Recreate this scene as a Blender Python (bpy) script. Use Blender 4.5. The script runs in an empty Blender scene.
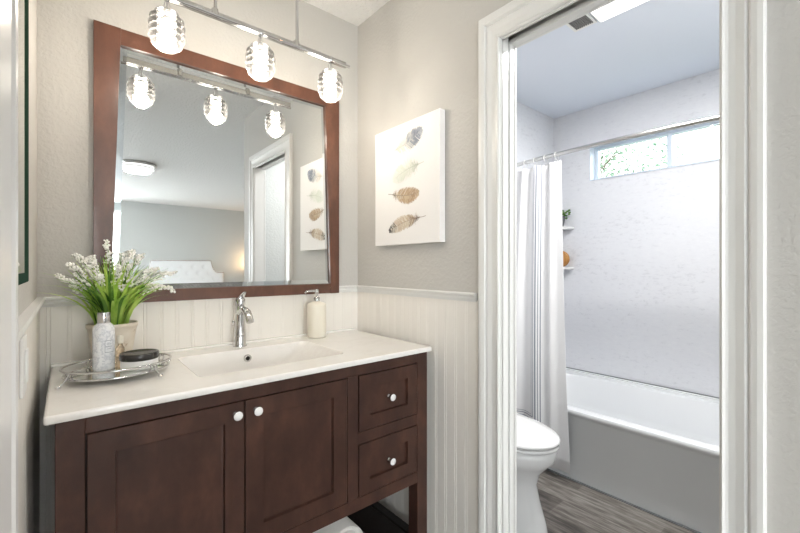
import bpy, math, random
from math import sin, cos, pi, radians, atan2, sqrt
from mathutils import Vector, Matrix
random.seed(7)
S = bpy.context.scene
COL = S.collection

# ------------------------------------------------------------------ camera, world, lights, exposure
cam = bpy.data.cameras.new('camera'); camo = bpy.data.objects.new('camera', cam); COL.objects.link(camo)
cam.sensor_width = 36; cam.lens = 36 * 395 / 800; cam.clip_start = 0.02
camo.location = (0, -1.7, 1.2); camo.rotation_euler = (radians(90), 0, radians(-40.2))
S.camera = camo
S.view_settings.view_transform = 'Standard'; S.view_settings.look = 'None'
S.view_settings.gamma = 1; S.view_settings.use_curve_mapping = False
S.view_settings.exposure = 0.34
W = bpy.data.worlds.new('sky'); S.world = W; W.use_nodes = True
bg = W.node_tree.nodes['Background']; bg.inputs[0].default_value = (0.97, 0.985, 1.0, 1); bg.inputs[1].default_value = 2.6

def area(name, loc, rot, sx, sy, power, colr):
    l = bpy.data.lights.new(name, 'AREA'); l.shape = 'DISK' if 'flush' in name else 'RECTANGLE'; l.size = sx; l.size_y = sy
    l.energy = power; l.color = colr
    o = bpy.data.objects.new(name, l); o.location = loc; o.rotation_euler = rot; COL.objects.link(o); return o
# added fill lights for the nook, standing in for daylight from unseen bedroom windows
area('bedroom_side_fill', (-2.44, -5.3, 1.5), (0, radians(-90), 0), 1.5, 2.6, 92, (0.90, 0.95, 1.0))
area('bedroom_far_fill', (-0.75, -7.33, 1.5), (radians(-90), 0, 0), 2.4, 1.5, 200, (0.93, 0.96, 1.0))
# daylight entering through the bathroom window, from the sky above it
area('bathroom_window_daylight', (3.5, -0.85, 2.75), (0, radians(50), 0), 0.9, 1.3, 210, (0.9, 0.95, 1.0))
PEND_W, PEND_C = 3.4, (1.0, 0.88, 0.75)
BATH_W, FLUSH_W = 22.0, 50.0

# ------------------------------------------------------------------ materials
def mat(name, col, rough=0.5, metal=0.0, spec=0.5, coat=0.0, sheen=0.0):
    m = bpy.data.materials.new(name); m.use_nodes = True
    b = m.node_tree.nodes['Principled BSDF']
    b.inputs['Base Color'].default_value = (*col, 1); b.inputs['Roughness'].default_value = rough
    b.inputs['Metallic'].default_value = metal; b.inputs['Specular IOR Level'].default_value = spec
    b.inputs['Coat Weight'].default_value = coat; b.inputs['Sheen Weight'].default_value = sheen
    return m
def nd(m, t, **kw):
    n = m.node_tree.nodes.new(t)
    for k, v in kw.items(): setattr(n, k, v)
    return n
def lk(m, a, b): m.node_tree.links.new(a, b)
def bsdf(m): return m.node_tree.nodes['Principled BSDF']
def coords(m, scale=(1, 1, 1)):
    tc = nd(m, 'ShaderNodeTexCoord'); mp = nd(m, 'ShaderNodeMapping'); mp.inputs['Scale'].default_value = scale
    lk(m, tc.outputs['Object'], mp.inputs['Vector']); return mp.outputs['Vector']
def noise(m, vec, scale, detail=4, rough=0.5):
    n = nd(m, 'ShaderNodeTexNoise'); n.inputs['Scale'].default_value = scale
    n.inputs['Detail'].default_value = detail; n.inputs['Roughness'].default_value = rough
    lk(m, vec, n.inputs['Vector']); return n.outputs['Fac']
def ramp(m, fac, stops):
    r = nd(m, 'ShaderNodeValToRGB'); e = r.color_ramp.elements
    while len(e) < len(stops): e.new(0.5)
    for i, (p, c) in enumerate(stops): e[i].position = p; e[i].color = (*c, 1)
    lk(m, fac, r.inputs['Fac']); return r.outputs['Color']
def bump(m, h, strength, dist=0.01):
    b = nd(m, 'ShaderNodeBump'); b.inputs['Strength'].default_value = strength; b.inputs['Distance'].default_value = dist
    lk(m, h, b.inputs['Height']); lk(m, b.outputs['Normal'], bsdf(m).inputs['Normal'])
def textured(name, col, nscale, strength, rough=0.7, dist=0.003, spec=0.3):
    m = mat(name, col, rough, spec=spec); v = coords(m)
    f = noise(m, v, nscale, 2, 0.5)
    r = nd(m, 'ShaderNodeMapRange'); r.inputs['From Min'].default_value = 0.42; r.inputs['From Max'].default_value = 0.6
    lk(m, f, r.inputs['Value']); bump(m, r.outputs['Result'], strength, dist); return m
def wood(name, c0, c1, c2, scale, rough=0.35, coat=0.0, spec=0.5):
    m = mat(name, c1, rough, coat=coat, spec=spec); v = coords(m, scale)
    f = noise(m, v, 5, 8, 0.62)
    lk(m, ramp(m, f, [(0.3, c0), (0.52, c1), (0.72, c2)]), bsdf(m).inputs['Base Color'])
    bump(m, f, 0.05, 0.002); return m

M = {}
M['wall'] = textured('painted_wall', (0.525, 0.508, 0.478), 75, 0.2)
M['ceiling'] = textured('textured_ceiling', (0.80, 0.80, 0.79), 60, 0.6, 0.85, 0.006, 0.1)
M['bath_ceiling'] = textured('smooth_ceiling', (0.76, 0.80, 0.88), 30, 0.1, 0.8, 0.001, 0.1)
M['trim'] = mat('white_trim_paint', (0.74, 0.735, 0.715), 0.28)
M['vinyl'] = mat('white_vinyl', (0.66, 0.73, 0.82), 0.3)
M['bead'] = mat('cream_bead_paint', (0.80, 0.765, 0.71), 0.38)
M['espresso'] = wood('espresso_wood', (0.032, 0.014, 0.010), (0.053, 0.024, 0.017), (0.086, 0.038, 0.026), (2.2, 2.2, 1.2), 0.36, 0.05, 0.35)
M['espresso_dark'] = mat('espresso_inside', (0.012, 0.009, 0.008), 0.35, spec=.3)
M['frame'] = wood('walnut_frame', (0.072, 0.030, 0.018), (0.110, 0.045, 0.027), (0.155, 0.067, 0.040), (3, 3, 1.4), 0.35, 0.1)
M['chrome'] = mat('chrome', (0.62, 0.62, 0.63), 0.06, 1.0)
M['nickel'] = mat('brushed_nickel', (0.60, 0.595, 0.58), 0.2, 1.0)
M['mirror'] = mat('mirror_glass', (0.86, 0.88, 0.88), 0.0, 1.0)
M['bevel'] = mat('bevelled_mirror_glass', (0.66, 0.70, 0.72), 0.02, 1.0)
M['greenglass'] = mat('green_glass_edge', (0.03, 0.06, 0.042), 0.8, 0.0, 0.0)
M['ceramic'] = mat('white_ceramic', (0.82, 0.82, 0.82), 0.10, spec=0.5)
M['tub'] = mat('white_tub_acrylic', (0.84, 0.86, 0.88), 0.18)
M['cream'] = mat('cream_ceramic', (0.82, 0.77, 0.66), 0.3)
M['white'] = mat('white_plastic', (0.82, 0.82, 0.80), 0.35)
M['black'] = mat('dark_lid', (0.02, 0.018, 0.017), 0.25)
M['darkvent'] = mat('vent_grille', (0.22, 0.21, 0.20), 0.6)
M['towel'] = textured('white_towelling', (0.82, 0.80, 0.77), 260, 0.8, 0.95, 0.003, 0.1)
M['canvas'] = textured('white_canvas', (0.83, 0.81, 0.79), 700, 0.15, 0.8, 0.001, 0.2)
M['amber'] = mat('amber_glass', (0.90, 0.74, 0.55), 0.1); bsdf(M['amber']).inputs['Transmission Weight'].default_value = 0.75
M['printgrey'] = mat('grey_print', (0.30, 0.32, 0.36), 0.5)
M['basket'] = wood('acacia_wood', (0.35, 0.15, 0.04), (0.52, 0.25, 0.07), (0.66, 0.36, 0.12), (30, 30, 4), 0.5)
M['potgrey'] = mat('grey_stone_pot', (0.16, 0.17, 0.18), 0.6)
M['soil'] = mat('soil', (0.05, 0.03, 0.02), 0.9)
M['brass'] = mat('lamp_bronze', (0.25, 0.15, 0.09), 0.4, 0.6)

def emit(name, col, strength):
    m = bpy.data.materials.new(name); m.use_nodes = True; nt = m.node_tree
    e = nt.nodes.new('ShaderNodeEmission'); e.inputs[0].default_value = (*col, 1); e.inputs[1].default_value = strength
    nt.links.new(e.outputs[0], nt.nodes['Material Output'].inputs['Surface']); return m
M['bulb'] = emit('lit_bulb', (1.0, 0.93, 0.84), 2.5)
M['lightpanel'] = emit('lit_diffuser', (1.0, 0.99, 0.97), 1.4)
M['lampshade'] = emit('lit_lampshade', (1.0, 0.66, 0.36), 1.1)

# clear glass that lets light pass: fresnel mix of clear and gloss, a little milkiness in the moulded shade
def glass(name, milk, tint=(1, 1, 1), blend=0.35):
    m = bpy.data.materials.new(name); m.use_nodes = True; nt = m.node_tree; N = nt.nodes; L = nt.links
    N.remove(N['Principled BSDF']); out = N['Material Output']
    tr = N.new('ShaderNodeBsdfTransparent'); tr.inputs[0].default_value = (*tint, 1)
    gl = N.new('ShaderNodeBsdfGlossy'); gl.inputs['Roughness'].default_value = 0.03
    lw = N.new('ShaderNodeLayerWeight'); lw.inputs['Blend'].default_value = blend
    mx = N.new('ShaderNodeMixShader'); L.new(lw.outputs['Fresnel'], mx.inputs[0]); L.new(tr.outputs[0], mx.inputs[1]); L.new(gl.outputs[0], mx.inputs[2])
    if milk > 0:
        df = N.new('ShaderNodeBsdfTranslucent'); df.inputs[0].default_value = (1, 1, 1, 1)
        m2 = N.new('ShaderNodeMixShader'); fc = N.new('ShaderNodeLayerWeight'); fc.inputs['Blend'].default_value = 0.3
        mm = N.new('ShaderNodeMath'); mm.operation = 'MULTIPLY_ADD'; mm.inputs[1].default_value = milk*8; mm.inputs[2].default_value = milk*.35
        L.new(fc.outputs['Facing'], mm.inputs[0]); L.new(mm.outputs[0], m2.inputs[0])
        L.new(mx.outputs[0], m2.inputs[1]); L.new(df.outputs[0], m2.inputs[2]); L.new(m2.outputs[0], out.inputs['Surface'])
    else: L.new(mx.outputs[0], out.inputs['Surface'])
    return m
M['shade'] = glass('ribbed_clear_glass', 0.010, (0.90, 0.93, 0.93), 0.5)
M['pane'] = glass('window_glass', 0.0, (0.98, 1, 0.99), 0.1)
M['trayglass'] = mat('mirrored_tray_glass', (0.75, 0.77, 0.75), 0.05, 1.0)

# white countertop, faint veins
m = mat('cultured_marble', (0.84, 0.82, 0.79), 0.12, coat=0.3); v = coords(m, (1, 1.6, 1))
f = noise(m, v, 3.5, 8, 0.65)
lk(m, ramp(m, f, [(0.35, (0.85, 0.83, 0.80)), (0.49, (0.84, 0.82, 0.79)), (0.51, (0.815, 0.79, 0.757)), (0.54, (0.85, 0.83, 0.80))]), bsdf(m).inputs['Base Color']); M['counter'] = m
# tub surround: pale marble panel with short grey flecks
m = mat('marble_panel', (0.74, 0.75, 0.79), 0.13, spec=0.5); v = coords(m, (1, 0.9, 2.2))
f1 = noise(m, v, 22, 10, 0.8); f2 = noise(m, v, 2.2, 3, 0.5)
mul = nd(m, 'ShaderNodeMath', operation='ADD'); lk(m, f1, mul.inputs[0])
mu2 = nd(m, 'ShaderNodeMath', operation='MULTIPLY'); mu2.inputs[1].default_value = 0.25; lk(m, f2, mu2.inputs[0]); lk(m, mu2.outputs[0], mul.inputs[1])
lk(m, ramp(m, mul.outputs[0], [(0.50, (0.66, 0.67, 0.71)), (0.56, (0.755, 0.765, 0.805)), (0.66, (0.765, 0.775, 0.815)), (0.82, (0.80, 0.81, 0.84))]), bsdf(m).inputs['Base Color']); M['surround'] = m
# grey wood-look planks
m = mat('grey_plank_floor', (0.3, 0.28, 0.26), 0.4); tc = nd(m, 'ShaderNodeTexCoord'); mp = nd(m, 'ShaderNodeMapping')
mp.inputs['Rotation'].default_value = (0, 0, radians(90)); lk(m, tc.outputs['Object'], mp.inputs['Vector'])
br = nd(m, 'ShaderNodeTexBrick'); br.inputs['Scale'].default_value = 1; br.inputs['Brick Width'].default_value = 1.1; br.inputs['Row Height'].default_value = 0.15
br.inputs['Mortar Size'].default_value = 0.0015; br.offset = 0.37
br.inputs['Color1'].default_value = (0.0, 0, 0, 1); br.inputs['Color2'].default_value = (1, 1, 1, 1); br.inputs['Mortar'].default_value = (0.4, 0.4, 0.4, 1)
lk(m, mp.outputs[0], br.inputs['Vector'])
v2 = coords(m, (9, 0.9, 1)); g = noise(m, v2, 5, 10, 0.7)
mxn = nd(m, 'ShaderNodeMath', operation='MULTIPLY_ADD'); mxn.inputs[1].default_value = 0.16; lk(m, br.outputs['Color'], mxn.inputs[0]); lk(m, g, mxn.inputs[2])
lk(m, ramp(m, mxn.outputs[0], [(0.40, (0.045, 0.040, 0.036)), (0.53, (0.12, 0.105, 0.094)), (0.63, (0.21, 0.19, 0.17)), (0.78, (0.36, 0.34, 0.315))]), bsdf(m).inputs['Base Color'])
M['floor'] = m
# marble-look bottle label
m = mat('marble_print', (0.75, 0.76, 0.78), 0.25); v = coords(m); f = noise(m, v, 45, 8, 0.7)
lk(m, ramp(m, f, [(0.36, (0.80, 0.81, 0.83)), (0.47, (0.76, 0.77, 0.80)), (0.50, (0.55, 0.57, 0.62)), (0.55, (0.82, 0.83, 0.85))]), bsdf(m).inputs['Base Color']); M['marbleprint'] = m
# pot: cream with distressing
m = mat('cream_pot', (0.75, 0.66, 0.54), 0.6); v = coords(m); f = noise(m, v, 28, 5, 0.6)
lk(m, ramp(m, f, [(0.30, (0.45, 0.33, 0.22)), (0.38, (0.74, 0.66, 0.55)), (0.7, (0.80, 0.73, 0.63))]), bsdf(m).inputs['Base Color']); M['pot'] = m
# leaves and blossom
def leafmat(name, c0, c1, sc=14):
    m = mat(name, c0, 0.45); v = coords(m); f = noise(m, v, sc, 3, 0.5)
    lk(m, ramp(m, f, [(0.35, c0), (0.65, c1)]), bsdf(m).inputs['Base Color'])
    nt = m.node_tree; t = nt.nodes.new('ShaderNodeBsdfTranslucent'); x = nt.nodes.new('ShaderNodeMixShader'); x.inputs[0].default_value = .42
    nt.links.new(bsdf(m).inputs['Base Color'].links[0].from_socket, t.inputs[0]); nt.links.new(bsdf(m).outputs[0], x.inputs[1]); nt.links.new(t.outputs[0], x.inputs[2])
    nt.links.new(x.outputs[0], nt.nodes['Material Output'].inputs['Surface'])
    return m
M['leaf'] = leafmat('grass_leaf', (0.32, 0.56, 0.08), (0.66, 0.82, 0.22))
M['leafdark'] = leafmat('dark_leaf', (0.08, 0.22, 0.04), (0.24, 0.44, 0.09))
M['stem'] = mat('flower_stem', (0.18, 0.30, 0.10), 0.5)
M['petal'] = mat('white_petal', (0.95, 0.94, 0.90), 0.7)
M['tree'] = leafmat('tree_leaf', (0.12, 0.24, 0.17), (0.36, 0.48, 0.36), 3)
M['bark'] = mat('bark', (0.14, 0.10, 0.07), 0.9)
M['grass'] = mat('lawn', (0.12, 0.2, 0.06), 0.9)
M['linen'] = mat('white_upholstery', (0.80, 0.81, 0.82), 0.8)
M['duvet'] = mat('white_duvet', (0.8, 0.8, 0.8), 0.9)
M['bedroomwall'] = textured('bedroom_paint', (0.57, 0.585, 0.57), 75, 0.25)
# shower curtain: nested thin blue-grey border lines, uv = metres from the leading edge / the hem
m = mat('curtain_fabric', (0.84, 0.84, 0.85), 0.75, sheen=0.2); uv = nd(m, 'ShaderNodeUVMap'); uv.uv_map = 'UVMap'
sp = nd(m, 'ShaderNodeSeparateXYZ'); lk(m, uv.outputs[0], sp.inputs[0])
mn = nd(m, 'ShaderNodeMath', operation='MINIMUM'); lk(m, sp.outputs[0], mn.inputs[0]); lk(m, sp.outputs[1], mn.inputs[1])
acc = None
for c_, w_ in ((0.198, 0.0035), (0.214, 0.0025), (0.232, 0.0045), (0.250, 0.0025), (0.262, 0.0015)):
    cp = nd(m, 'ShaderNodeMath', operation='COMPARE'); cp.inputs[1].default_value = c_; cp.inputs[2].default_value = w_; lk(m, mn.outputs[0], cp.inputs[0])
    if acc is None: acc = cp.outputs[0]
    else:
        ad = nd(m, 'ShaderNodeMath', operation='MAXIMUM'); lk(m, acc, ad.inputs[0]); lk(m, cp.outputs[0], ad.inputs[1]); acc = ad.outputs[0]
mx = nd(m, 'ShaderNodeMix', data_type='RGBA'); lk(m, acc, mx.inputs['Factor'])
mx.inputs['A'].default_value = (0.84, 0.84, 0.855, 1); mx.inputs['B'].default_value = (0.25, 0.27, 0.33, 1); lk(m, mx.outputs['Result'], bsdf(m).inputs['Base Color'])
bsdf(m).inputs['Transmission Weight'].default_value = 0.0
M['curtain'] = m

# ------------------------------------------------------------------ mesh builder (world coordinates)
class MB:
    def __init__(s): s.v = []; s.f = []; s.mi = []; s.sm = []; s.uv = None
    def add(s, vs, fs, smooth=False, mi=0):
        o = len(s.v); s.v += [tuple(p) for p in vs]
        for f in fs: s.f.append([i + o for i in f]); s.mi.append(mi); s.sm.append(smooth)
        return s
    def box(s, lo, hi, mi=0):
        (a, b, c), (d, e, g) = lo, hi
        vs = [(a,b,c),(d,b,c),(d,e,c),(a,e,c),(a,b,g),(d,b,g),(d,e,g),(a,e,g)]
        return s.add(vs, [(0,3,2,1),(4,5,6,7),(0,1,5,4),(1,2,6,5),(2,3,7,6),(3,0,4,7)], False, mi)
    def loft(s, loops, cap0=True, cap1=True, smooth=True, mi=0, closed=True):
        n = len(loops[0]); vs = [p for l in loops for p in l]; fs = []
        for i in range(len(loops) - 1):
            for j in range(n if closed else n - 1):
                k = (j + 1) % n; fs.append((i*n+j, i*n+k, (i+1)*n+k, (i+1)*n+j))
        s.add(vs, fs, smooth, mi)
        if cap0: s.add(loops[0], [tuple(range(n))[::-1]], False, mi)
        if cap1: s.add(loops[-1], [tuple(range(n))], False, mi)
        return s
    def lathe(s, prof, c=(0,0,0), n=32, axis='z', smooth=True, cap=True, sx=1, sy=1, rot=0, mi=0):
        loops = []
        for r, h in prof:
            l = []
            for j in range(n):
                a = 2*pi*j/n; x, y = r*cos(a)*sx, r*sin(a)*sy
                x, y = x*cos(rot)-y*sin(rot), x*sin(rot)+y*cos(rot)
                if axis == 'z': p = (c[0]+x, c[1]+y, c[2]+h)
                elif axis == 'y': p = (c[0]+x, c[1]+h, c[2]-y)
                else: p = (c[0]+h, c[1]+x, c[2]+y)
                l.append(p)
            loops.append(l)
        return s.loft(loops, cap, cap, smooth, mi)
    def tube(s, path, r, n=10, closed=False, smooth=True, mi=0, flat=1.0):
        P = [Vector(p) for p in path]; loops = []; m = len(P); up = Vector((0, 0, 1))
        for i, p in enumerate(P):
            a = P[(i-1) % m] if (closed or i) else P[0]; b = P[(i+1) % m] if (closed or i < m-1) else P[-1]
            t = (b - a).normalized(); u = up if abs(t.dot(up)) < 0.95 else Vector((0, 1, 0))
            x = t.cross(u).normalized(); y = x.cross(t).normalized()
            rr = r[i] if isinstance(r, (list, tuple)) else r
            loops.append([tuple(p + x*rr*cos(2*pi*j/n) + y*rr*flat*sin(2*pi*j/n)) for j in range(n)])
        if closed: loops.append(loops[0]); return s.loft(loops, False, False, smooth, mi)
        return s.loft(loops, True, True, smooth, mi)
    def ball(s, c, r, n=10, k=6, mi=0, sc=(1,1,1)):
        loops = []
        for i in range(k+1):
            t = pi*i/k; q = max(sin(t), 0.02)
            loops.append([(c[0]+r*sc[0]*q*cos(2*pi*j/n), c[1]+r*sc[1]*q*sin(2*pi*j/n), c[2]-r*sc[2]*cos(t)) for j in range(n)])
        return s.loft(loops, True, True, True, mi)
    def build(s, name, mats, parent=None, bevel=0, seg=2, uvs=None):
        me = bpy.data.meshes.new(name); me.from_pydata(s.v, [], s.f); me.validate(); me.update()
        if not isinstance(mats, (list, tuple)): mats = [mats]
        for q in mats: me.materials.append(q)
        if len(me.polygons) == len(s.f):
            me.polygons.foreach_set('material_index', s.mi); me.polygons.foreach_set('use_smooth', s.sm)
        if uvs:
            l = me.uv_layers.new(name='UVMap')
            for lp in me.loops: l.data[lp.index].uv = uvs[lp.vertex_index]
        o = bpy.data.objects.new(name, me); COL.objects.link(o)
        if parent is not None: attach(o, parent)
        if bevel:
            b = o.modifiers.new('bevel', 'BEVEL'); b.width = bevel; b.segments = seg; b.limit_method = 'ANGLE'; b.angle_limit = radians(40)
        return o
ORG = {}
def attach(o, parent):
    o.parent = parent
    p = ORG.get(parent.name, Vector((0, 0, 0)))
    if parent.type == 'EMPTY': o.location = -p
    return o
def thing(name, loc, label, cat, group=None):
    o = bpy.data.objects.new(name, None); COL.objects.link(o); o.location = loc; o.empty_display_size = 0.05
    ORG[o.name] = Vector(loc); return tag(o, label, cat, group)
def tag(o, label, cat, group=None, kind=None):
    o['label'] = label; o['category'] = cat
    if group: o['group'] = group
    if kind: o['kind'] = kind
    return o
def struct(mb, name, m, **k):
    o = mb.build(name, m, **k); o['kind'] = 'structure'; return o
def copy_thing(o, dx, label=None):
    c = o.copy(); COL.objects.link(c); c.location = o.location + Vector(dx); ORG[c.name] = c.location.copy()
    if label: c['label'] = label
    for ch in o.children:
        d = ch.copy(); COL.objects.link(d); d.parent = c
        for g in ch.children:
            e = g.copy(); COL.objects.link(e); e.parent = d
    return c
def rrect(x0, x1, y0, y1, r, z, k=6):
    pts = []
    for (cx, cy, a0) in ((x1-r, y1-r, 0), (x0+r, y1-r, 90), (x0+r, y0+r, 180), (x1-r, y0+r, 270)):
        for i in range(k+1):
            a = radians(a0 + 90*i/k); pts.append((cx + r*cos(a), cy + r*sin(a), z))
    return pts

# ------------------------------------------------------------------ the setting
XR, XL, CZ = 1.151, -0.0705, 2.44
XF, BY, BC = 3.0, -0.07, 2.39       # bathroom: window wall, left wall, ceiling
WT = 0.072
DY0, DY1, DZ = -0.886, -1.480, 1.984 # doorway
BB = -7.4                            # bedroom far wall
struct(MB().box((-2.6, BB-0.1, -0.05), (3.7, 0.1, 0)), 'floor', M['floor'])
struct(MB().box((-2.6, BB-0.1, CZ), (3.7, 0.1, CZ+0.05)), 'ceiling', M['ceiling'])
struct(MB().box((XL-0.1, 0, 0), (XR+0.1, 0.1, CZ)), 'wall_back', M['wall'])
struct(MB().box((XL-0.1, -1.73, 0), (XL, 0, CZ)), 'wall_left', M['wall'])
# right wall around the doorway, hollow pocket above and beside it
w = MB()
w.box((XR, DY0, 0), (XR+0.004, 0, CZ)).box((XR, -1.73, 0), (XR+WT, DY1-0.018, CZ))
w.box((XR+0.004, -0.02, 0), (XR+WT, 0, CZ))
w.box((XR+WT-0.004, DY0, 0), (XR+WT, -0.02, CZ))
w.box((XR, DY1-0.018, DZ+0.06), (XR+WT, DY0, CZ))
struct(w, 'wall_right', M['wall'])
# bathroom shell
w = MB().box((XR+WT, BY, 0), (XF+0.14, 0.05, CZ)); struct(w, 'wall_bath_left', M['surround'])
w = MB().box((XR+WT, -1.73, 0), (XF+0.14, -1.62, CZ)); struct(w, 'wall_bath_right', M['bedroomwall'])
WY0, WY1, WZ0, WZ1 = -0.357, -1.34, 1.84, 2.108
w = MB(); T = XF + 0.13
w.box((XF, -1.62, 0), (T, BY, WZ0)); w.box((XF, -1.62, WZ1), (T, BY, BC)); w.box((XF, WY0, WZ0), (T, BY, WZ1)); w.box((XF, -1.62, WZ0), (T, WY1, WZ1))
struct(w, 'wall_window', M['surround'])
struct(MB().box((XR+WT, -1.62, BC), (XF, BY, BC+0.04)), 'ceiling_bath', M['bath_ceiling'])
# bathroom-side face of the doorway wall (paint)
# window_1: frame, mullion, glass, latch
fr = MB(); fx0, fx1 = XF+0.072, XF+0.112; a = 0.028
for lo, hi in (((fx0, WY1, WZ0), (fx1, WY0, WZ0+a)), ((fx0, WY1, WZ1-a), (fx1, WY0, WZ1)), ((fx0, WY0-a, WZ0+a), (fx1, WY0, WZ1-a)), ((fx0, WY1, WZ0+a), (fx1, WY1+a, WZ1-a)),
               ((fx0-0.004, -0.862, WZ0+a), (fx1, -0.838, WZ1-a)), ((fx0+0.012, -0.838, WZ0+a), (fx1, -0.829, WZ1-a))): fr.box(lo, hi)
win = struct(fr, 'window_1', M['vinyl'], bevel=0.002)
MB().box((XF+0.09, WY1+a, WZ0+a), (XF+0.093, WY0-a, WZ1-a)).build('pane', M['pane'], win)
MB().box((fx0-0.010, -1.085, WZ1-a-0.030), (fx0, -1.065, WZ1-a)).build('window_latch', M['nickel'], win, bevel=0.002)
rv = MB(); rv.box((XF-0.004, WY0-0.004, WZ0), (fx0, WY0, WZ1)).box((XF-0.004, WY1, WZ1-0.004), (fx0, WY0, WZ1)).box((XF-0.006, WY1, WZ0), (fx0, WY0, WZ0+0.006)).box((XF-0.004, WY1, WZ0), (fx0, WY1+0.004, WZ1))
struct(rv, 'trim_1', M['vinyl'])
# bedroom
w = MB().box((-2.6, BB-0.1, 0), (3.7, BB, CZ)); struct(w, 'wall_bedroom_far', M['bedroomwall'])
struct(MB().box((3.6, BB, 0), (3.7, -1.73, CZ)), 'wall_bedroom_right', M['bedroomwall'])
struct(MB().box((XF+0.14, -1.73, 0), (3.7, -1.62, CZ)), 'wall_bedroom_near', M['bedroomwall'])
struct(MB().box((-2.6, BB, 0), (-2.5, -1.63, CZ)), 'wall_bedroom_left', M['bedroomwall'])
struct(MB().box((-2.5, -1.73, 0), (XL-0.1, -1.63, CZ)), 'wall_bedroom_side', M['bedroomwall'])
for nm, lo, hi, ax in (('added_window_2', (-2.5, -6.65, .70), (-2.43, -3.95, 2.30), 0), ('added_window_3', (-2.0, BB, .70), (0.5, BB+.06, 2.30), 1)):  # unseen window frames added round the two bedroom fill lights
    q = MB(); (a0, b0, c0), (a1, b1, c1) = lo, hi
    q.box((a0, b0, c0), (a1, b1, c0+.05)).box((a0, b0, c1-.05), (a1, b1, c1))
    if ax == 0: q.box((a0, b0, c0+.05), (a1, b0+.05, c1-.05)).box((a0, b1-.05, c0+.05), (a1, b1, c1-.05))
    else: q.box((a0, b0, c0+.05), (a0+.05, b1, c1-.05)).box((a1-.05, b0, c0+.05), (a1, b1, c1-.05))
    struct(q, nm, M['trim'])
# outside
struct(MB().box((3.71, -6, -0.1), (14, 8, -0.02)), 'ground', M['grass'])

# beadboard: real grooves, then the chair rail
def beadboard(name, horizontal, fixed, start, end, phase, pitch, outn, z0, z1):
    # horizontal: 'x' runs along x on y=fixed, 'y' runs along y on x=fixed; outn = direction of the room
    prof = [(start, 0.006)]
    k0 = int((start - phase) / pitch) - 1
    for k in range(k0, k0 + 80):
        g = phase + k*pitch
        for gg, d in ((g, 0.0), (g+0.010, 0.0)):
            if start+0.004 < gg < end-0.004:
                prof += [(gg-0.0019, 0.006), (gg, 0.0048), (gg+0.0019, 0.006)]
    prof.append((end, 0.006)); prof.sort(key=lambda q: q[0])
    mb = MB(); lo = []; hi = []
    for t, d in prof:
        c = fixed + outn*d
        p = (t, c) if horizontal == 'x' else (c, t)
        lo.append((p[0], p[1], z0)); hi.append((p[0], p[1], z1))
    mb.loft([lo, hi], False, False, False, closed=False)
    return struct(mb, name, M['bead'])
beadboard('trim_2', 'x', 0.0, XL+0.006, XR-0.006, 0.213, 0.0525, -1, 0, 1.075)
beadboard('trim_3', 'y', XR, -0.785, 0.0, -0.577, 0.0525, -1, 0, 1.075)
beadboard('trim_4', 'y', XL, -0.955, 0.0, -0.577, 0.0525, 1, 0, 1.075)
def rail(name, axis, fixed, a0, a1, outn, zt=1.103):
    pr = [(0.0, zt), (0.018, zt), (0.021, zt-0.004), (0.020, zt-0.009), (0.014, zt-0.013), (0.013, zt-0.022), (0.010, zt-0.028), (0.0085, zt-0.033), (0.0, zt-0.033)]
    L0 = []; L1 = []
    for d, z in pr:
        c = fixed + outn*d
        L0.append((a0, c, z) if axis == 'x' else (c, a0, z)); L1.append((a1, c, z) if axis == 'x' else (c, a1, z))
    mb = MB().loft([L0, L1], True, True, False); return struct(mb, name, M['trim'])
rail('trim_5', 'x', 0.0, XL, XR, -1); rail('trim_6', 'y', XR, -0.778, -0.012, -1); rail('trim_7', 'y', XL, -0.955, -0.012, 1)

# door_1: casing with moulded profile round the doorway, jambs, pocket track
def casing_loop(prof, path_fn): pass
cp = [(0.0, 0.0), (0.0, 0.013), (0.004, 0.017), (0.010, 0.0135), (0.016, 0.012), (0.030, 0.0125), (0.048, 0.0165), (0.054, 0.012), (0.060, 0.019), (0.072, 0.021), (0.083, 0.021), (0.087, 0.016), (0.087, 0.0)]
# profile offset t outward from the opening edge, d = projection into the room (flipped so thin edge is at the opening)
oy0, oy1, oz = DY0+0.004, DY1-0.004, DZ+0.004
mb = MB(); loops = []
for (yy, zz, sy, sz) in ((oy1, 0, -1, 0), (oy1, oz, -1, 1), (oy0, oz, 1, 1), (oy0, 0, 1, 0)):
    wsc = 0.087
    loops.append([(XR - d, yy + sy*t*(1.0 if sy > 0 else 0.88), zz + sz*t*1.12) for t, d in cp])
mb.loft(loops, True, True, False)
door1 = struct(mb, 'door_1', M['trim'], bevel=0)
jb = MB()
jx = XR - 0.0005
jb.box((jx-0.004, DY0, 0), (XR+0.004, DY0+0.018, DZ+0.012)).box((XR+0.045, DY0, 0), (XR+WT+0.001, DY0+0.018, DZ+0.012))
jb.box((jx-0.004, DY1-0.0175, 0), (XR+WT+0.001, DY1, DZ+0.012))
jb.box((jx-0.004, DY1, DZ), (XR+0.004, DY0, DZ+0.016)).box((XR+0.045, DY1, DZ), (XR+WT+0.001, DY0, DZ+0.016))
jb.build('jamb', M['trim'], door1, bevel=0.0015)
MB().box((XR+0.014, DY1, DZ+0.035), (XR+0.035, DY0, DZ+0.05)).build('door_track', M['nickel'], door1)
# bathroom-side casing
c2 = MB(); X2 = XR+WT+0.001
for lo, hi in (((X2, DY0, 0), (X2+0.015, DY0+0.07, DZ+0.07)), ((X2, DY1-0.07, 0), (X2+0.015, DY1, DZ+0.07)), ((X2, DY1, DZ), (X2+0.015, DY0, DZ+0.07))): c2.box(lo, hi)
c2.build('back_casing', M['trim'], door1, bevel=0.003)
# door_2: pocket leaf slid home, its leading edge showing
dl = struct(MB().box((XR+0.008, DY0+0.003, 0.01), (XR+0.041, -0.10, DZ+0.03)), 'door_2', M['trim'], bevel=0.002)
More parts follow.
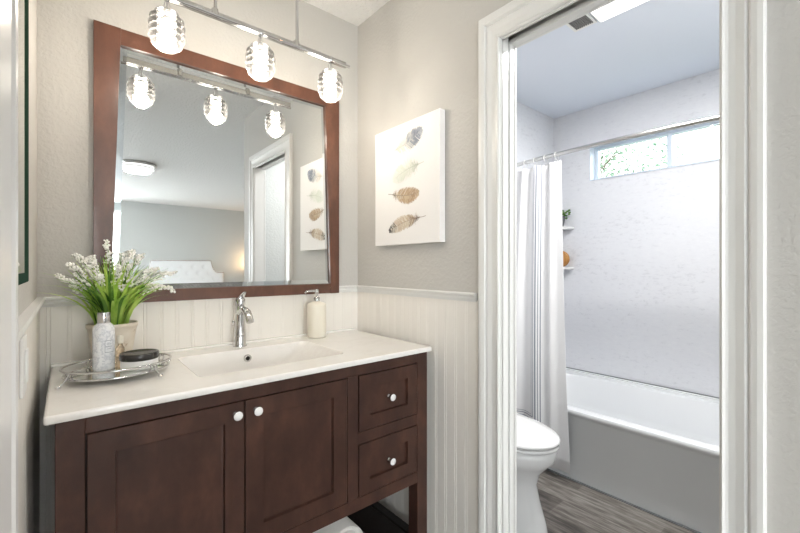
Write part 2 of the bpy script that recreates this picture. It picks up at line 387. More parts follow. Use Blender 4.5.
# door_3 on the left wall: casing and leaf close to the camera
mb = MB(); loops = []
for z in (0, CZ-0.0): loops.append([(XL + d, -0.955 - t, z) for t, d in [(0, 0.0), (0, 0.015), (0.004, 0.021), (0.012, 0.021), (0.024, 0.020), (0.030, 0.013), (0.040, 0.017), (0.070, 0.013), (0.085, 0.011), (0.085, 0.0)]])
mb.loft(loops, True, True, False); d3 = struct(mb, 'door_3', M['trim'])
MB().box((XL+0.001, -1.66, 0.01), (XL+0.009, -1.04, CZ-0.02)).build('door_leaf', M['trim'], d3, bevel=0.001)

# ------------------------------------------------------------------ vanity cabinet
FY = -0.560; BYV = -0.02
van = thing('vanity_cabinet', (0.54, -0.29, 0), 'dark espresso wood vanity cabinet with two doors and two drawers', 'cabinet')
b = MB()
# carcass: sides, bottom, back, face frame rails and stiles
b.box((-0.019+0.006, FY+0.05, 0.353), (0.012, BYV, 0.855)).box((1.075, FY+0.05, 0.353), (1.099, BYV, 0.855))
b.box((0.012, FY+0.022, 0.353), (1.075, BYV, 0.372)).box((0.012, BYV-0.008, 0.372), (1.075, BYV, 0.85))
b.box((0.033, FY, 0.822), (1.052, FY+0.02, 0.8615)); b.box((0.033, FY, 0.352), (1.052, FY+0.02, 0.3955))
b.box((0.7305, FY, 0.3955), (0.774, FY+0.02, 0.822)); b.box((0.774, FY, 0.5805), (1.052, FY+0.02, 0.6215))
b.build('body', M['espresso'], van, bevel=0.0012)
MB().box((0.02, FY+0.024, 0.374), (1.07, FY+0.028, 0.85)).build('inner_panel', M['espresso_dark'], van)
for x0, x1 in ((-0.019, 0.033), (1.052, 1.105)):
    for y0, y1 in ((FY-0.001, FY+0.052), (BYV-0.052, BYV)):
        MB().box((x0, y0, 0), (x1, y1, 0.8615)).build('leg', M['espresso'], van, bevel=0.002)
def shaker(x0, x1, z0, z1, fw, name, t=0.018, dep=0.013):
    y = FY - 0.0015; L = []
    def rc(a, c, yy): return [(x0+a, yy, z0+c), (x1-a, yy, z0+c), (x1-a, yy, z1-c), (x0+a, yy, z1-c)]
    mb = MB().loft([rc(0, 0, y+t), rc(0, 0, y+0.0012), rc(0.0012, 0.0012, y), rc(fw, fw, y), rc(fw+0.002, fw+0.002, y+dep-0.001), rc(fw+0.007, fw+0.007, y+dep)], True, True, False)
    return mb.build(name, M['espresso'], van)
def knob(x, z, parent):
    y = FY - 0.0015
    k = MB().lathe([(0.008, 0.0), (0.008, -0.002), (0.0045, -0.004), (0.004, -0.013), (0.0095, -0.017), (0.0125, -0.0215), (0.0125, -0.0245)], (x, y, z), 20, 'y')
    o = k.build('knob', M['chrome'], parent)
    MB().lathe([(0.0125, -0.0243), (0.0118, -0.0265), (0.008, -0.0285), (0.002, -0.0292)], (x, y, z), 20, 'y').build('knob_face', M['ceramic'], parent)
    return o
g = 0.0030
d = shaker(0.033+g, 0.3872-g/2, 0.3955+g, 0.822-g, 0.052, 'door'); knob(0.361, 0.789, d)
d = shaker(0.3872+g/2, 0.7305-g, 0.3955+g, 0.822-g, 0.052, 'door'); knob(0.417, 0.789, d)
d = shaker(0.774+g, 1.052-g, 0.6215+g, 0.822-g, 0.047, 'drawer'); knob(0.909, 0.723, d)
d = shaker(0.774+g, 1.052-g, 0.3955+g, 0.5805-g, 0.047, 'drawer'); knob(0.909, 0.489, d)
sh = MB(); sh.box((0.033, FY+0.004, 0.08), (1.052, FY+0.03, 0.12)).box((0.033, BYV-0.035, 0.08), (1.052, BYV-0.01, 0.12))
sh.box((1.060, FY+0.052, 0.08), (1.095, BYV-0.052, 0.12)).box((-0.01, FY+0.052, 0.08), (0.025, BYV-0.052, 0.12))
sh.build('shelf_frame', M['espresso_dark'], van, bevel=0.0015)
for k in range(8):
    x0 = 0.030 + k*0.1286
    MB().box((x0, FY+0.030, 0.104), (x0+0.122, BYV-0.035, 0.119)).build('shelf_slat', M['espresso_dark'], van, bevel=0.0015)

# ------------------------------------------------------------------ countertop with integral basin
cx0, cx1, cy0, cy1, CT = -0.037, 1.118, -0.576, -0.0065, 0.88
def side_split(loop): return loop
L = [rrect(cx0+.002, cx1-.002, cy0+.002, cy1, 0.004, 0.862), rrect(cx0, cx1, cy0, cy1, 0.006, 0.865), rrect(cx0, cx1, cy0, cy1, 0.006, 0.876),
     rrect(cx0+.0015, cx1-.0015, cy0+.0015, cy1, 0.006, 0.879), rrect(cx0+.005, cx1-.005, cy0+.005, cy1, 0.006, CT)]
ox0, ox1, oy0_, oy1_ = 0.292, 0.790, -0.462, -0.136
L += [rrect(ox0, ox1, oy0_, oy1_, 0.030, CT), rrect(ox0+.003, ox1-.003, oy0_+.003, oy1_-.002, 0.030, CT-0.001), rrect(ox0+.008, ox1-.010, oy0_+.006, oy1_-.004, 0.030, CT-0.006),
      rrect(ox0+.020, ox1-.055, oy0_+.010, oy1_-.009, 0.035, CT-0.045), rrect(ox0+.036, ox1-.10, oy0_+.016, oy1_-.014, 0.045, CT-0.078), rrect(ox0+.060, ox1-.13, oy0_+.035, oy1_-.032, 0.05, CT-0.090),
      rrect(0.515, 0.565, -0.32, -0.27, 0.024, CT-0.095)]
ct = MB()
ct.loft(L[:5], False, False, True); ct.loft(L[4:6], False, False, False); ct.loft(L[5:], False, True, True)
counter = ct.build('countertop', M['counter'])
tag(counter, 'white cultured marble countertop with rectangular basin on the dark vanity', 'countertop')
MB().loft([rrect(cx0, cx1, cy1-0.022, cy1, 0.003, CT), rrect(cx0, cx1, cy1-0.022, cy1, 0.003, CT+0.004), rrect(cx0+.001, cx1-.001, cy1-0.018, cy1, 0.003, CT+0.007)], False, True, False).build('back_lip', M['counter'], counter)
ov = MB().lathe([(0.0145, 0.004), (0.0145, -0.004), (0.012, -0.007), (0.0085, -0.0065), (0.008, 0.0)], (0.538, oy1_-0.0085, CT-0.036), 24, 'y', cap=False); ov.build('overflow_ring', M['nickel'], counter)
MB().lathe([(0.0085, 0.0), (0.001, 0.0015)], (0.538, oy1_-0.010, CT-0.036), 20, 'y').build('overflow_hole', M['black'], counter)
MB().lathe([(0.022, -0.0945), (0.022, -0.092), (0.018, -0.0905), (0.003, -0.089)], (0.54, -0.295, CT), 24).build('drain', M['chrome'], counter)

# ------------------------------------------------------------------ faucet
fx, fy = 0.534, -0.070
fc = thing('faucet', (fx, fy, CT), 'chrome single lever faucet behind the basin', 'faucet')
lp = []
for z, rx, ry, oy in ((0.0, .0265, .0265, 0), (0.004, .0268, .0268, 0), (0.010, .024, .0245, 0), (0.05, .0215, .0225, -.001), (0.10, .0195, .021, -.002), (0.135, .0185, .0215, -.004), (0.155, .018, .0215, -.005), (0.163, .016, .019, -.005)):
    lp.append([(fx + rx*cos(2*pi*j/28), fy + oy + ry*sin(2*pi*j/28), CT + z) for j in range(28)])
MB().loft(lp, True, True, True).build('body', M['chrome'], fc)
sp_ = [(fx, fy-.006, CT+.128), (fx, fy-.03, CT+.146), (fx, fy-.055, CT+.150), (fx, fy-.082, CT+.143), (fx, fy-.104, CT+.126), (fx, fy-.116, CT+.108)]
MB().tube(sp_, [.016, .016, .0155, .0155, .015, .0145], 16, flat=0.8).build('spout', M['chrome'], fc)
MB().lathe([(0.0175, 0), (0.019, 0.006), (0.019, 0.026), (0.015, 0.034), (0.006, 0.038)], (fx, fy-.004, CT+.160), 24).build('handle_hub', M['chrome'], fc)
MB().tube([(fx, fy+.002, CT+.182), (fx+.002, fy-.012, CT+.198), (fx+.003, fy-.032, CT+.212), (fx+.003, fy-.046, CT+.218)], [.013, .0125, .010, .007], 12, flat=0.42).build('lever', M['chrome'], fc)
MB().lathe([(.003, 0), (.003, .006), (.006, .009), (.006, .014), (.002, .016)], (fx-.018, fy+.024, CT+.085), 12).build('lift_rod', M['chrome'], fc)

# ------------------------------------------------------------------ soap dispenser
sx, sy = 0.869, -0.087
sd = thing('soap_dispenser', (sx, sy, CT), 'cream ceramic soap dispenser with chrome pump at the counter\'s right rear', 'soap dispenser')
MB().lathe([(.030, 0), (.0395, .001), (.0425, .006), (.0425, .135), (.0425, .146), (.041, .151), (.034, .156), (.016, .160), (.016, .163)], (sx, sy, CT), 36).build('bottle', M['cream'], sd)
MB().lathe([(.0135, .160), (.0145, .163), (.0145, .178), (.011, .181), (.0055, .182), (.0055, .196), (.009, .198), (.009, .214), (.006, .217)], (sx, sy, CT), 20).build('pump', M['chrome'], sd)
MB().tube([(sx, sy, CT+.209), (sx-.035, sy+.002, CT+.210), (sx-.052, sy+.003, CT+.207), (sx-.056, sy+.003, CT+.201)], [.0062, .005, .0042, .0038], 10).build('nozzle', M['chrome'], sd)

# ------------------------------------------------------------------ tray with scroll feet
tx, ty, tr, trx, trY = 0.120, -0.275, radians(8), 0.127, 0.106
def ell(rx, ry, z, n=56, c=(tx, ty)): return [(c[0]+rx*cos(2*pi*j/n)*cos(tr)-ry*sin(2*pi*j/n)*sin(tr), c[1]+rx*cos(2*pi*j/n)*sin(tr)+ry*sin(2*pi*j/n)*cos(tr), z) for j in range(n)]
tray = thing('vanity_tray', (tx, ty, CT), 'oval mirrored tray with silver wire gallery and scroll feet, left on countertop', 'tray')
zt = CT + 0.017
MB().loft([ell(trx-.003, trY-.003, zt-.004), ell(trx-.002, trY-.002, zt-.002), ell(trx-.002, trY-.002, zt), ell(trx-.006, trY-.006, zt+.0005)], True, True, False).build('mirror_plate', M['trayglass'], tray)
MB().tube(ell(trx, trY, zt-.001), .0034, 8, closed=True).build('base_rim', M['chrome'], tray)
MB().tube(ell(trx+.006, trY+.006, zt+.020), .0031, 8, closed=True).build('gallery_rail', M['chrome'], tray)
for ang in (205, 296, 22, 112):
    a = radians(ang); ex, ey = cos(a), sin(a)
    def pt(k, z, off=0): 
        x, y = (trx+k)*ex, (trY+k)*ey; 
        return (tx + x*cos(tr)-y*sin(tr), ty + x*sin(tr)+y*cos(tr), z)
    fo = MB()
    for da in (-0.07, 0.07):
        a2 = a + da
        q = lambda k, z: (tx + (trx+k)*cos(a2)*cos(tr)-(trY+k)*sin(a2)*sin(tr), ty + (trx+k)*cos(a2)*sin(tr)+(trY+k)*sin(a2)*cos(tr), z)
        fo.tube([q(.007, zt+.018), q(.010, zt+.010), q(.006, zt+.004), q(.002, zt)], .0021, 6)
    fo.tube([pt(.006, zt+.018), pt(.012, zt+.010), pt(.018, zt+.002), pt(.028, zt-.006), pt(.032, CT+.007)], .0024, 8)
    fo.ball(pt(.034, CT+.0066), .0066, 12, 8)
    fo.build('foot', M['chrome'], tray)

# things on the tray
zt2 = zt + .0008
def bottle(bx, by):
    t = thing('lotion_bottle', (bx, by, zt2), 'white marble-patterned bottle with silver cap standing on the oval tray', 'bottle')
    MB().lathe([(.024, 0), (.026, .002), (.027, .006), (.027, .112), (.026, .122), (.022, .130), (.017, .135), (.016, .137)], (bx, by, zt2), 32).build('body', M['marbleprint'], t)
    MB().lathe([(.0150, .1365), (.0155, .138), (.0155, .166), (.0145, .168)], (bx, by, zt2), 28).build('cap', M['chrome'], t)
    # outlined label facing the camera
    d0 = atan2(-1.7-by, 0-bx) + 0.18; lab = MB(); R = .0274
    def strip(a0, a1, z0, z1):
        n = max(2, int(abs(a1-a0)/0.06)+1); lo = []; hi = []
        for i in range(n):
            a = d0 + a0 + (a1-a0)*i/(n-1)
            lo.append((bx+R*cos(a), by+R*sin(a), zt2+z0)); hi.append((bx+R*cos(a), by+R*sin(a), zt2+z1))
        lab.loft([lo, hi], False, False, True, closed=False)
    strip(-.1, .75, .052, .0536); strip(-.1, .75, .086, .0876); strip(-.1, -.055, .052, .0876); strip(.705, .75, .052, .0876)
    for k, wd in ((.076, .45), (.069, .60), (.062, .40)): strip(.3-wd/2, .3+wd/2, k, k+.0014)
    lab.build('label', M['printgrey'], t)
bottle(0.0845, -0.250)
px, py = 0.125, -0.240
t = thing('perfume_vial', (px, py, zt2), 'small amber glass vial between the white bottle and the dark-lidded jar', 'bottle')
MB().lathe([(.010, 0), (.0115, .002), (.0115, .012), (.009, .018), (.0115, .024), (.0115, .034), (.009, .040), (.0115, .046), (.011, .056), (.006, .064), (.006, .070)], (px, py, zt2), 24).build('body', M['amber'], t)
MB().lathe([(.007, .070), (.008, .072), (.008, .090), (.0065, .094)], (px, py, zt2), 20).build('cap', M['cream'], t)
jx_, jy_ = 0.168, -0.292
t = thing('cream_jar', (jx_, jy_, zt2), 'low round white jar with a dark lid on the tray', 'jar')
MB().lathe([(.042, 0), (.047, .003), (.048, .010), (.048, .026), (.046, .028)], (jx_, jy_, zt2), 40).build('body', M['white'], t)
MB().lathe([(.0495, .0275), (.0505, .029), (.0505, .044), (.0490, .046), (.044, .0465), (.043, .0455), (.001, .0455)], (jx_, jy_, zt2), 40).build('lid', M['black'], t)

# ------------------------------------------------------------------ potted flowers
fpx, fpy = 0.118, -0.082
pl = thing('potted_flowers', (fpx, fpy, CT), 'cream pot of green grassy leaves with white flower sprays at counter\'s left rear', 'potted plant')
MB().lathe([(.046, 0), (.050, .002), (.054, .03), (.064, .10), (.068, .120), (.071, .122), (.071, .132), (.067, .134), (.064, .131), (.062, .12)], (fpx, fpy, CT), 40, cap=True).build('pot', M['pot'], pl)
MB().lathe([(.063, .122), (.03, .127), (.002, .128)], (fpx, fpy, CT), 24, cap=False).build('soil', M['soil'], pl)
rn = random.Random(11)
lf = MB()
for i in range(250):
    a = rn.uniform(0, 2*pi); r0 = rn.uniform(0, .045); ln = rn.uniform(.13, .25); lean = rn.uniform(.05, .95)
    if sin(a) > 0.2: lean *= 0.33      # back side is held by the wall
    base = Vector((fpx + r0*cos(a), fpy + r0*sin(a), CT+.122)); d = Vector((cos(a), sin(a), 0)); wd = rn.uniform(.0036, .0066)
    side = Vector((-sin(a), cos(a), 0)); tw = rn.uniform(-1.2, 1.2); side = (side*cos(tw) + d*sin(tw)).normalized()
    A = []; Bq = []; C = []
    for k in range(9):
        u = k/8; p = base + d*(ln*lean*u*u*0.9 + ln*.12*lean*u) + Vector((0, 0, ln*(u - 0.42*lean*u*u*u)))
        p.y = min(p.y, -0.030); p.z = max(p.z, CT+.02); w_ = wd*(1 - u**2.2)*(.55+.9*u*(1-u)*2) + .0004
        nrm = Vector((0, 0, 1)).cross(side)*0.0012
        A.append(tuple(p - side*w_)); Bq.append(tuple(p + nrm)); C.append(tuple(p + side*w_))
    lf.loft([A, Bq, C], False, False, True, mi=0 if rn.random() < .72 else 1, closed=False)
lf.build('leaves', [M['leaf'], M['leafdark']], pl)
def spray(tip, bend, n=34, seed=0, spread=.011):
    r = random.Random(seed); mb = MB(); b0 = Vector((fpx + r.uniform(-.03, .03), fpy + r.uniform(-.03, .02), CT+.125)); tp = Vector(tip)
    mid = b0.lerp(tp, .55) + Vector(bend); path = []
    for k in range(15):
        u = k/14; path.append(b0*(1-u)**2 + mid*2*u*(1-u) + tp*u*u)
    mb.tube([tuple(p) for p in path], [0.0014]*14 + [.0006], 5, mi=0)
    for k in range(n):
        u = .52 + .48*(k/(n-1)); p = b0*(1-u)**2 + mid*2*u*(1-u) + tp*u*u; q = spread*(1.15 - (u-.52)*1.5)
        c = p + Vector((r.uniform(-q, q), r.uniform(-q, q), r.uniform(-q, q))); c.y = min(c.y, -.036)
        mb.tube([tuple(p), tuple(c)], .0005, 4, mi=0)
        for m_ in range(4):
            a = 2*pi*m_/4 + r.random(); pr_ = r.uniform(.0030, .0056); e = c + Vector((cos(a)*pr_, sin(a)*pr_*.7, r.uniform(-.5, .8)*pr_))
            mb.ball(tuple(e), pr_*.8, 6, 4, mi=1, sc=(1, .8, .6 + r.random()*.6))
    mb.build('flower_spray', [M['stem'], M['petal']], pl)
# tips in world space
tips = [((.005, -.17, 1.205), (0, 0, .06)), ((.020, -.10, 1.235), (0, 0, .06)), ((-.020, -.12, 1.17), (0, 0, .05)), ((.06, -.08, 1.23), (0, 0, .04)),
        ((.105, -.05, 1.285), (0, 0, .02)), ((.145, -.05, 1.245), (0, 0, .03)), ((.175, -.07, 1.255), (-.01, 0, .03)), ((.205, -.05, 1.24), (-.01, 0, .03)), ((.13, -.12, 1.20), (0, 0, .02)),
        ((.300, -.10, 1.178), (-.02, 0, .07)), ((.290, -.13, 1.115), (-.01, 0, .10)), ((.245, -.07, 1.19), (-.01, 0, .05)), ((.17, -.14, 1.16), (0, 0, .04)), ((.08, -.14, 1.175), (0, 0, .03))]
for i, (tp, bd) in enumerate(tips): spray(tp, bd, 30, i+1)

# ------------------------------------------------------------------ wall mirror with tapering stiles
fz0, fz1, mx0, mx1 = 1.070, 2.030, 0.070, 1.026; fyb, fyf = -0.001, -0.022
mir = thing('framed_mirror', (0.548, 0, fz0), 'large mirror in a reddish-brown wood frame on the wall above the vanity', 'mirror')
def prism(poly, y0, y1):   # poly in x,z
    return MB().loft([[(x, y0, z) for x, z in poly], [(x, y1, z) for x, z in poly]], True, True, False)
wt, wb = 0.076, 0.046
prism([(mx0, fz0), (mx0+wb, fz0), (mx0+wt, fz1), (mx0, fz1)], fyb, fyf).build('stile', M['frame'], mir, bevel=0.0015)
prism([(mx1-wb, fz0), (mx1, fz0), (mx1, fz1), (mx1-wt, fz1)], fyb, fyf).build('stile', M['frame'], mir, bevel=0.0015)
def xin(z, left): 
    k = (z - fz0)/(fz1 - fz0); ww = wb + (wt-wb)*k; return mx0+ww if left else mx1-ww
rt, rb = 1.973, 1.116
prism([(xin(rt, 1)+.0006, rt), (xin(rt, 0)-.0006, rt), (xin(fz1, 0)-.0006, fz1-.001), (xin(fz1, 1)+.0006, fz1-.001)], fyb, fyf+.0008).build('rail', M['frame'], mir, bevel=0.001)
prism([(xin(fz0, 1)+.0006, fz0+.001), (xin(fz0, 0)-.0006, fz0+.001), (xin(rb, 0)-.0006, rb), (xin(rb, 1)+.0006, rb)], fyb, fyf+.0008).build('rail', M['frame'], mir, bevel=0.001)
yg = -0.012
out = [(xin(rb, 1), rb), (xin(rb, 0), rb), (xin(rt, 0), rt), (xin(rt, 1), rt)]
bw = 0.020
inn = [(xin(rb, 1)+bw, rb+bw), (xin(rb, 0)-bw, rb+bw), (xin(rt, 0)-bw, rt-bw), (xin(rt, 1)+bw, rt-bw)]
MB().add([(x, yg, z) for x, z in inn], [(0, 1, 2, 3)]).build('glass', M['mirror'], mir)
bv = MB(); 
for i in range(4):
    j = (i+1) % 4
    bv.add([(out[i][0], yg+.0018, out[i][1]), (out[j][0], yg+.0018, out[j][1]), (inn[j][0], yg, inn[j][1]), (inn[i][0], yg, inn[i][1])], [(0, 1, 2, 3)])
bv.build('bevel', M['bevel'], mir)

# ------------------------------------------------------------------ track bar with pendants
ly = -0.290; bz = 2.040
tb = thing('track_light_bar', (0.53, ly, bz), 'chrome double-rail light bar hung from the ceiling above the mirror', 'light fixture')
MB().box((0.130, ly+.004, bz-.006), (0.900, ly+.014, bz+.020)).build('back_rail', M['nickel'], tb, bevel=0.003)
MB().tube([(0.120, ly-.006, bz-.002), (0.908, ly-.006, bz-.002)], .0062, 12).build('front_rail', M['chrome'], tb)
for x in (0.383, 0.677):
    MB().tube([(x, ly+.004, bz+.016), (x, ly+.004, CZ-.022)], .0058, 12).build('hanging_rod', M['chrome'], tb)
    MB().lathe([(.011, -.004), (.011, .022), (.008, .026)], (x, ly+.009, bz+.004), 14).build('rod_clamp', M['nickel'], tb)
MB().box((0.30, ly-.05, CZ-.025), (0.76, ly+.06, CZ-.0005)).build('ceiling_plate', M['chrome'], tb, bevel=0.005)
def pendant(x):
    p = thing('pendant_light', (x, ly, bz), 'clear ribbed glass pendant light nearest the mirror\'s left end', 'pendant light', 'ribbed glass pendants on the light bar')
    zc = 1.935; hh = .056; pr = []
    for k in range(61):                       # beehive: barrel outline with rounded ribs
        u = k/60; z = -hh + 2*hh*u
        r = .0485*(1 - abs((u-.50)/.5)**3.4*.40) ; rib = abs(sin(pi*u*5.5))*.0062 - .003
        pr.append((r + rib, z))
    inner = [(max(r_-.006, .01), z_) for r_, z_ in pr][::-1]
    MB().lathe([(.020, -hh+.004), (.030, -hh-.001)] + pr + [(.026, hh+.003), (.014, hh+.006)], (x, ly, zc), 40, cap=False).build('glass_shade', M['shade'], p)
    MB().lathe([(.005, -.012), (.012, -.009), (.017, .002), (.017, .012), (.013, .024), (.011, .030)], (x, ly, zc), 20).build('bulb', M['bulb'], p)
    MB().lathe([(.0115, .026), (.0125, .030), (.0125, .054), (.008, .062)], (x, ly, zc), 20).build('socket', M['nickel'], p)
    wv = MB()
    for s_ in (-1, 1): wv.tube([(x + s_*.002, ly, bz-.006), (x + s_*.013, ly, zc+hh+.004)], .0011, 6)
    wv.tube([(x, ly, bz-.004), (x, ly, zc+.060)], .0022, 8)
    wv.build('hanger_wires', M['chrome'], p)
    MB().lathe([(.0085, -.010), (.0105, -.006), (.0105, .008), (.007, .012)], (x, ly-.003, bz), 16).build('clip', M['chrome'], p)
    l = bpy.data.lights.new('pendant_glow', 'POINT'); l.energy = PEND_W; l.color = PEND_C; l.shadow_soft_size = .03
    lo = bpy.data.objects.new('pendant_glow', l); COL.objects.link(lo); lo.parent = p; lo.location = (0, 0, zc - .040 - bz)
    return p
pd = pendant(0.240)
copy_thing(pd, (0.294, 0, 0), 'clear ribbed glass pendant light hanging in the middle, above the faucet')
copy_thing(pd, (0.581, 0, 0), 'clear ribbed glass pendant light at the bar\'s right end, nearest the room corner')

# ------------------------------------------------------------------ feather picture
pic = thing('feather_picture', (XR, -0.405, 1.30), 'white canvas picture of four painted feathers on the right wall', 'picture')
PX = 1.120
MB().box((PX, -0.617, 1.297), (XR-.0008, -0.193, 1.823)).build('canvas', M['canvas'], pic, bevel=0.0015)
def feather(a, b, wmax, pal, seed, tipdark=None, fluffy=.3, peak=.6):
    # a = quill end, b = tip, (y, z); pal = list of colours along the vane
    r = random.Random(seed); mb = MB(); mats = [mat('feather_ink', c, 0.8) for c in pal]; n = len(pal)
    A = Vector((a[0], a[1])); Bv = Vector((b[0], b[1])); D = Bv - A; Ln = D.length; D.normalize(); Nn = Vector((-D.y, D.x))
    def at(u): return A + D*Ln*u + Nn*Ln*.05*sin(pi*u)
    def env(u):
        if u < .12: return .12*wmax
        k = (u-.12)/.88; return wmax*(sin(pi*min(1, k**.85))**.62)*(1 if k < peak else 1 - (k-peak)*.25) + .02*wmax
    cnt = 170
    for i in range(cnt):
        u = .10 + .88*i/cnt
        for s_ in (-1, 1):
            if r.random() < .10: continue
            w0 = env(u)*(r.uniform(.72, 1.05) if u > fluffy else r.uniform(.4, 1.15)); p = at(u)
            dirv = (Nn*s_*.82 + D*(.55 if u > fluffy else r.uniform(-.3, .7))).normalized()
            for seg in range(2):
                q0 = p + dirv*w0*(seg*.5); q1 = p + dirv*w0*(seg*.5+.5)
                th = (.0017 if u > fluffy else .0009)*(1-.3*seg)
                e = D*th; ci = min(n-1, max(0, int(u*n + r.uniform(-.9, .9) + seg*.3)))
                pts = [q0-e, q0+e, q1+e*.7, q1-e*.7]; xo = PX - .0006 - .0002*r.random()
                mb.add([(xo, q.x, q.y) for q in pts], [(0, 1, 2, 3)], False, ci)
    for k in range(24):      # rachis
        u0, u1 = -.06 + k/24*.96, -.06 + (k+1)/24*.96; p0, p1 = at(max(u0, 0)) if u0 > 0 else A + D*Ln*u0, at(u1) if u1 > 0 else A + D*Ln*u1
        e = Nn*.0011*(1-.6*u1); mb.add([(PX-.0010, q.x, q.y) for q in (p0-e, p0+e, p1+e, p1-e)], [(0, 1, 2, 3)], False, n-1 if tipdark is None else tipdark)
    mb.build('feather_print', mats, pic)
GB = (.24, .26, .30); CR = (.68, .62, .50); W_ = (.74, .71, .66)
feather((-.325, 1.716), (-.520, 1.768), .047, [(.55, .5, .42), CR, W_, (.50, .50, .49), GB, (.19, .21, .26), (.36, .38, .42)], 1, 3, .42)
feather((-.515, 1.628), (-.325, 1.585), .046, [(.5, .53, .46), (.66, .69, .60), (.72, .74, .66), (.66, .70, .62), (.74, .75, .70)], 2, 0, .5)
feather((-.305, 1.527), (-.500, 1.507), .043, [(.20, .17, .15), (.56, .48, .37), (.40, .28, .18), (.52, .41, .28), (.38, .26, .17), (.50, .40, .29)], 3, 0, .25)
feather((-.525, 1.405), (-.295, 1.358), .040, [(.12, .10, .10), (.30, .22, .17), (.55, .45, .33), (.68, .62, .52), (.55, .44, .33), (.64, .58, .5), (.10, .09, .09)], 4, 1, .22)

# ------------------------------------------------------------------ left wall: mirror cabinet door edge-on, switch plate
lm = thing('side_mirror', (XL, -0.84, 1.2), 'frameless wall mirror with dark green glass edge, hung on the left wall', 'mirror')
MB().box((XL+.001, -0.948, 1.185), (XL+.010, -0.735, 2.36)).build('backing', M['trim'], lm)
MB().box((XL+.010, -0.950, 1.172), (XL+.019, -0.722, 2.38)).build('glass_edge', M['greenglass'], lm, bevel=0.003)
MB().add([(XL+.0195, -0.945, 1.19), (XL+.0195, -0.83, 1.19), (XL+.0195, -0.83, 2.37), (XL+.0195, -0.945, 2.37)], [(0, 1, 2, 3)]).build('mirror_face', M['mirror'], lm)
sw = thing('switch_plate', (XL, -0.68, 1.02), 'white switch plate on the left wall below the chair rail', 'switch plate')
MB().box((XL+.006, -0.72, 0.962), (XL+.012, -0.640, 1.068)).build('plate', M['white'], sw, bevel=0.002)
MB().box((XL+.012, -0.692, 0.985), (XL+.016, -0.668, 1.045)).build('rocker', M['white'], sw, bevel=0.001)

# ------------------------------------------------------------------ rolled towel on the vanity shelf
tw = MB(); tcx, tcz, R0 = 0.765, 0.195, 0.075; lo = []; hi = []; inn_ = []
sp1 = []
for k in range(150):
    a = -pi/2 + 0.1 + 2*pi*3.4*k/149; r = .012 + (R0-.012)*k/149; sp1.append((tcx + r*cos(a), r*sin(a)+tcz))
def ringof(y, s=1.0): return [(tcx + (x-tcx)*s, y, tcz + (z-tcz)*s) for x, z in sp1]
tw.loft([ringof(-.50, .93), ringof(-.512, .97), ringof(-.50, 1), ringof(-.16, 1), ringof(-.15, .96)], False, False, True, closed=False)
tw.lathe([(R0*.93, -.497), (R0*.99, -.49), (R0*.99, -.17), (R0*.93, -.155)], (tcx, 0, tcz), 36, 'y')
o = tw.build('rolled_towel', M['towel']); tag(o, 'rolled white towel lying on the dark slatted shelf under the vanity', 'towel')

# ------------------------------------------------------------------ bathtub
TX0, TX1, TY0, TY1, TZ = 2.178, XF-.002, -1.618, BY-.002, 0.395
tub = thing('bathtub', (2.58, -0.84, 0), 'white alcove bathtub with a smooth apron below the window', 'bathtub')
def bow(loop, amt, x_side):   # push the room-side edge outward in its middle
    res = []
    for x, y, z in loop:
        k = 1 - ((y - (-0.95))/0.9)**2
        res.append((x - amt*max(0, k) if x < x_side else x, y, z))
    return res
def trect(x0, x1, y0, y1, z, r=.002, ny=14):
    pts = []
    for i in range(ny): pts.append((x1, y0+r + (y1-y0-2*r)*i/(ny-1), z))
    for i in range(ny): pts.append((x0, y1-r - (y1-y0-2*r)*i/(ny-1), z))
    return pts
LL = [trect(TX0+.012, TX1, TY0, TY1, 0), trect(TX0+.010, TX1, TY0, TY1, .02), trect(TX0+.012, TX1, TY0, TY1, TZ-.045), trect(TX0+.004, TX1, TY0, TY1, TZ-.030), trect(TX0-.004, TX1, TY0, TY1, TZ-.020), trect(TX0-.006, TX1, TY0, TY1, TZ-.008), trect(TX0, TX1, TY0, TY1, TZ)]
LL = [bow(l, .010 if i < 3 else .014, 2.4) for i, l in enumerate(LL)]
def oval(x0, x1, y0, y1, z, n=28, e=4.5):
    pts = []; cx_, cy_, rx, ry = (x0+x1)/2, (y0+y1)/2, (x1-x0)/2, (y1-y0)/2
    for i in range(n//2): 
        t = -1 + 2*i/(n//2-1); t = max(-.98, min(.98, t)); pts.append((cx_ + rx*(1-abs(t)**e)**(1/e), cy_ + ry*t, z))
    for i in range(n//2):
        t = 1 - 2*i/(n//2-1); t = max(-.98, min(.98, t)); pts.append((cx_ - rx*(1-abs(t)**e)**(1/e), cy_ + ry*t, z))
    return pts
inner = [oval(TX0+.045, TX1-.075, TY0+.06, TY1-.06, TZ), oval(TX0+.052, TX1-.085, TY0+.07, TY1-.07, TZ-.012), oval(TX0+.075, TX1-.11, TY0+.12, TY1-.12, .20), oval(TX0+.11, TX1-.14, TY0+.18, TY1-.18, .10), oval(TX0+.2, TX1-.24, TY0+.3, TY1-.3, .085)]
MB().loft(LL, True, False, True).loft([LL[-1], inner[0]], False, False, False).loft(inner, False, True, True).build('shell', M['tub'], tub)
MB().tube([(2.58, -.15, .60), (2.58, -.15, .60)], .001, 4)
fl = MB(); fl.box((TX1-.022, TY0, TZ-.001), (TX1, TY1, TZ+.012)); fl.build('wall_flange', M['tub'], tub, bevel=.0015)
struct(MB().box((XF-.006, -1.62, TZ+.0122), (XF+.001, BY, TZ+.017)), 'trim_8', M['potgrey'])
struct(MB().box((2.165, -1.62, 0.0), (2.180, -0.2, 0.004)), 'trim_9', M['potgrey'])

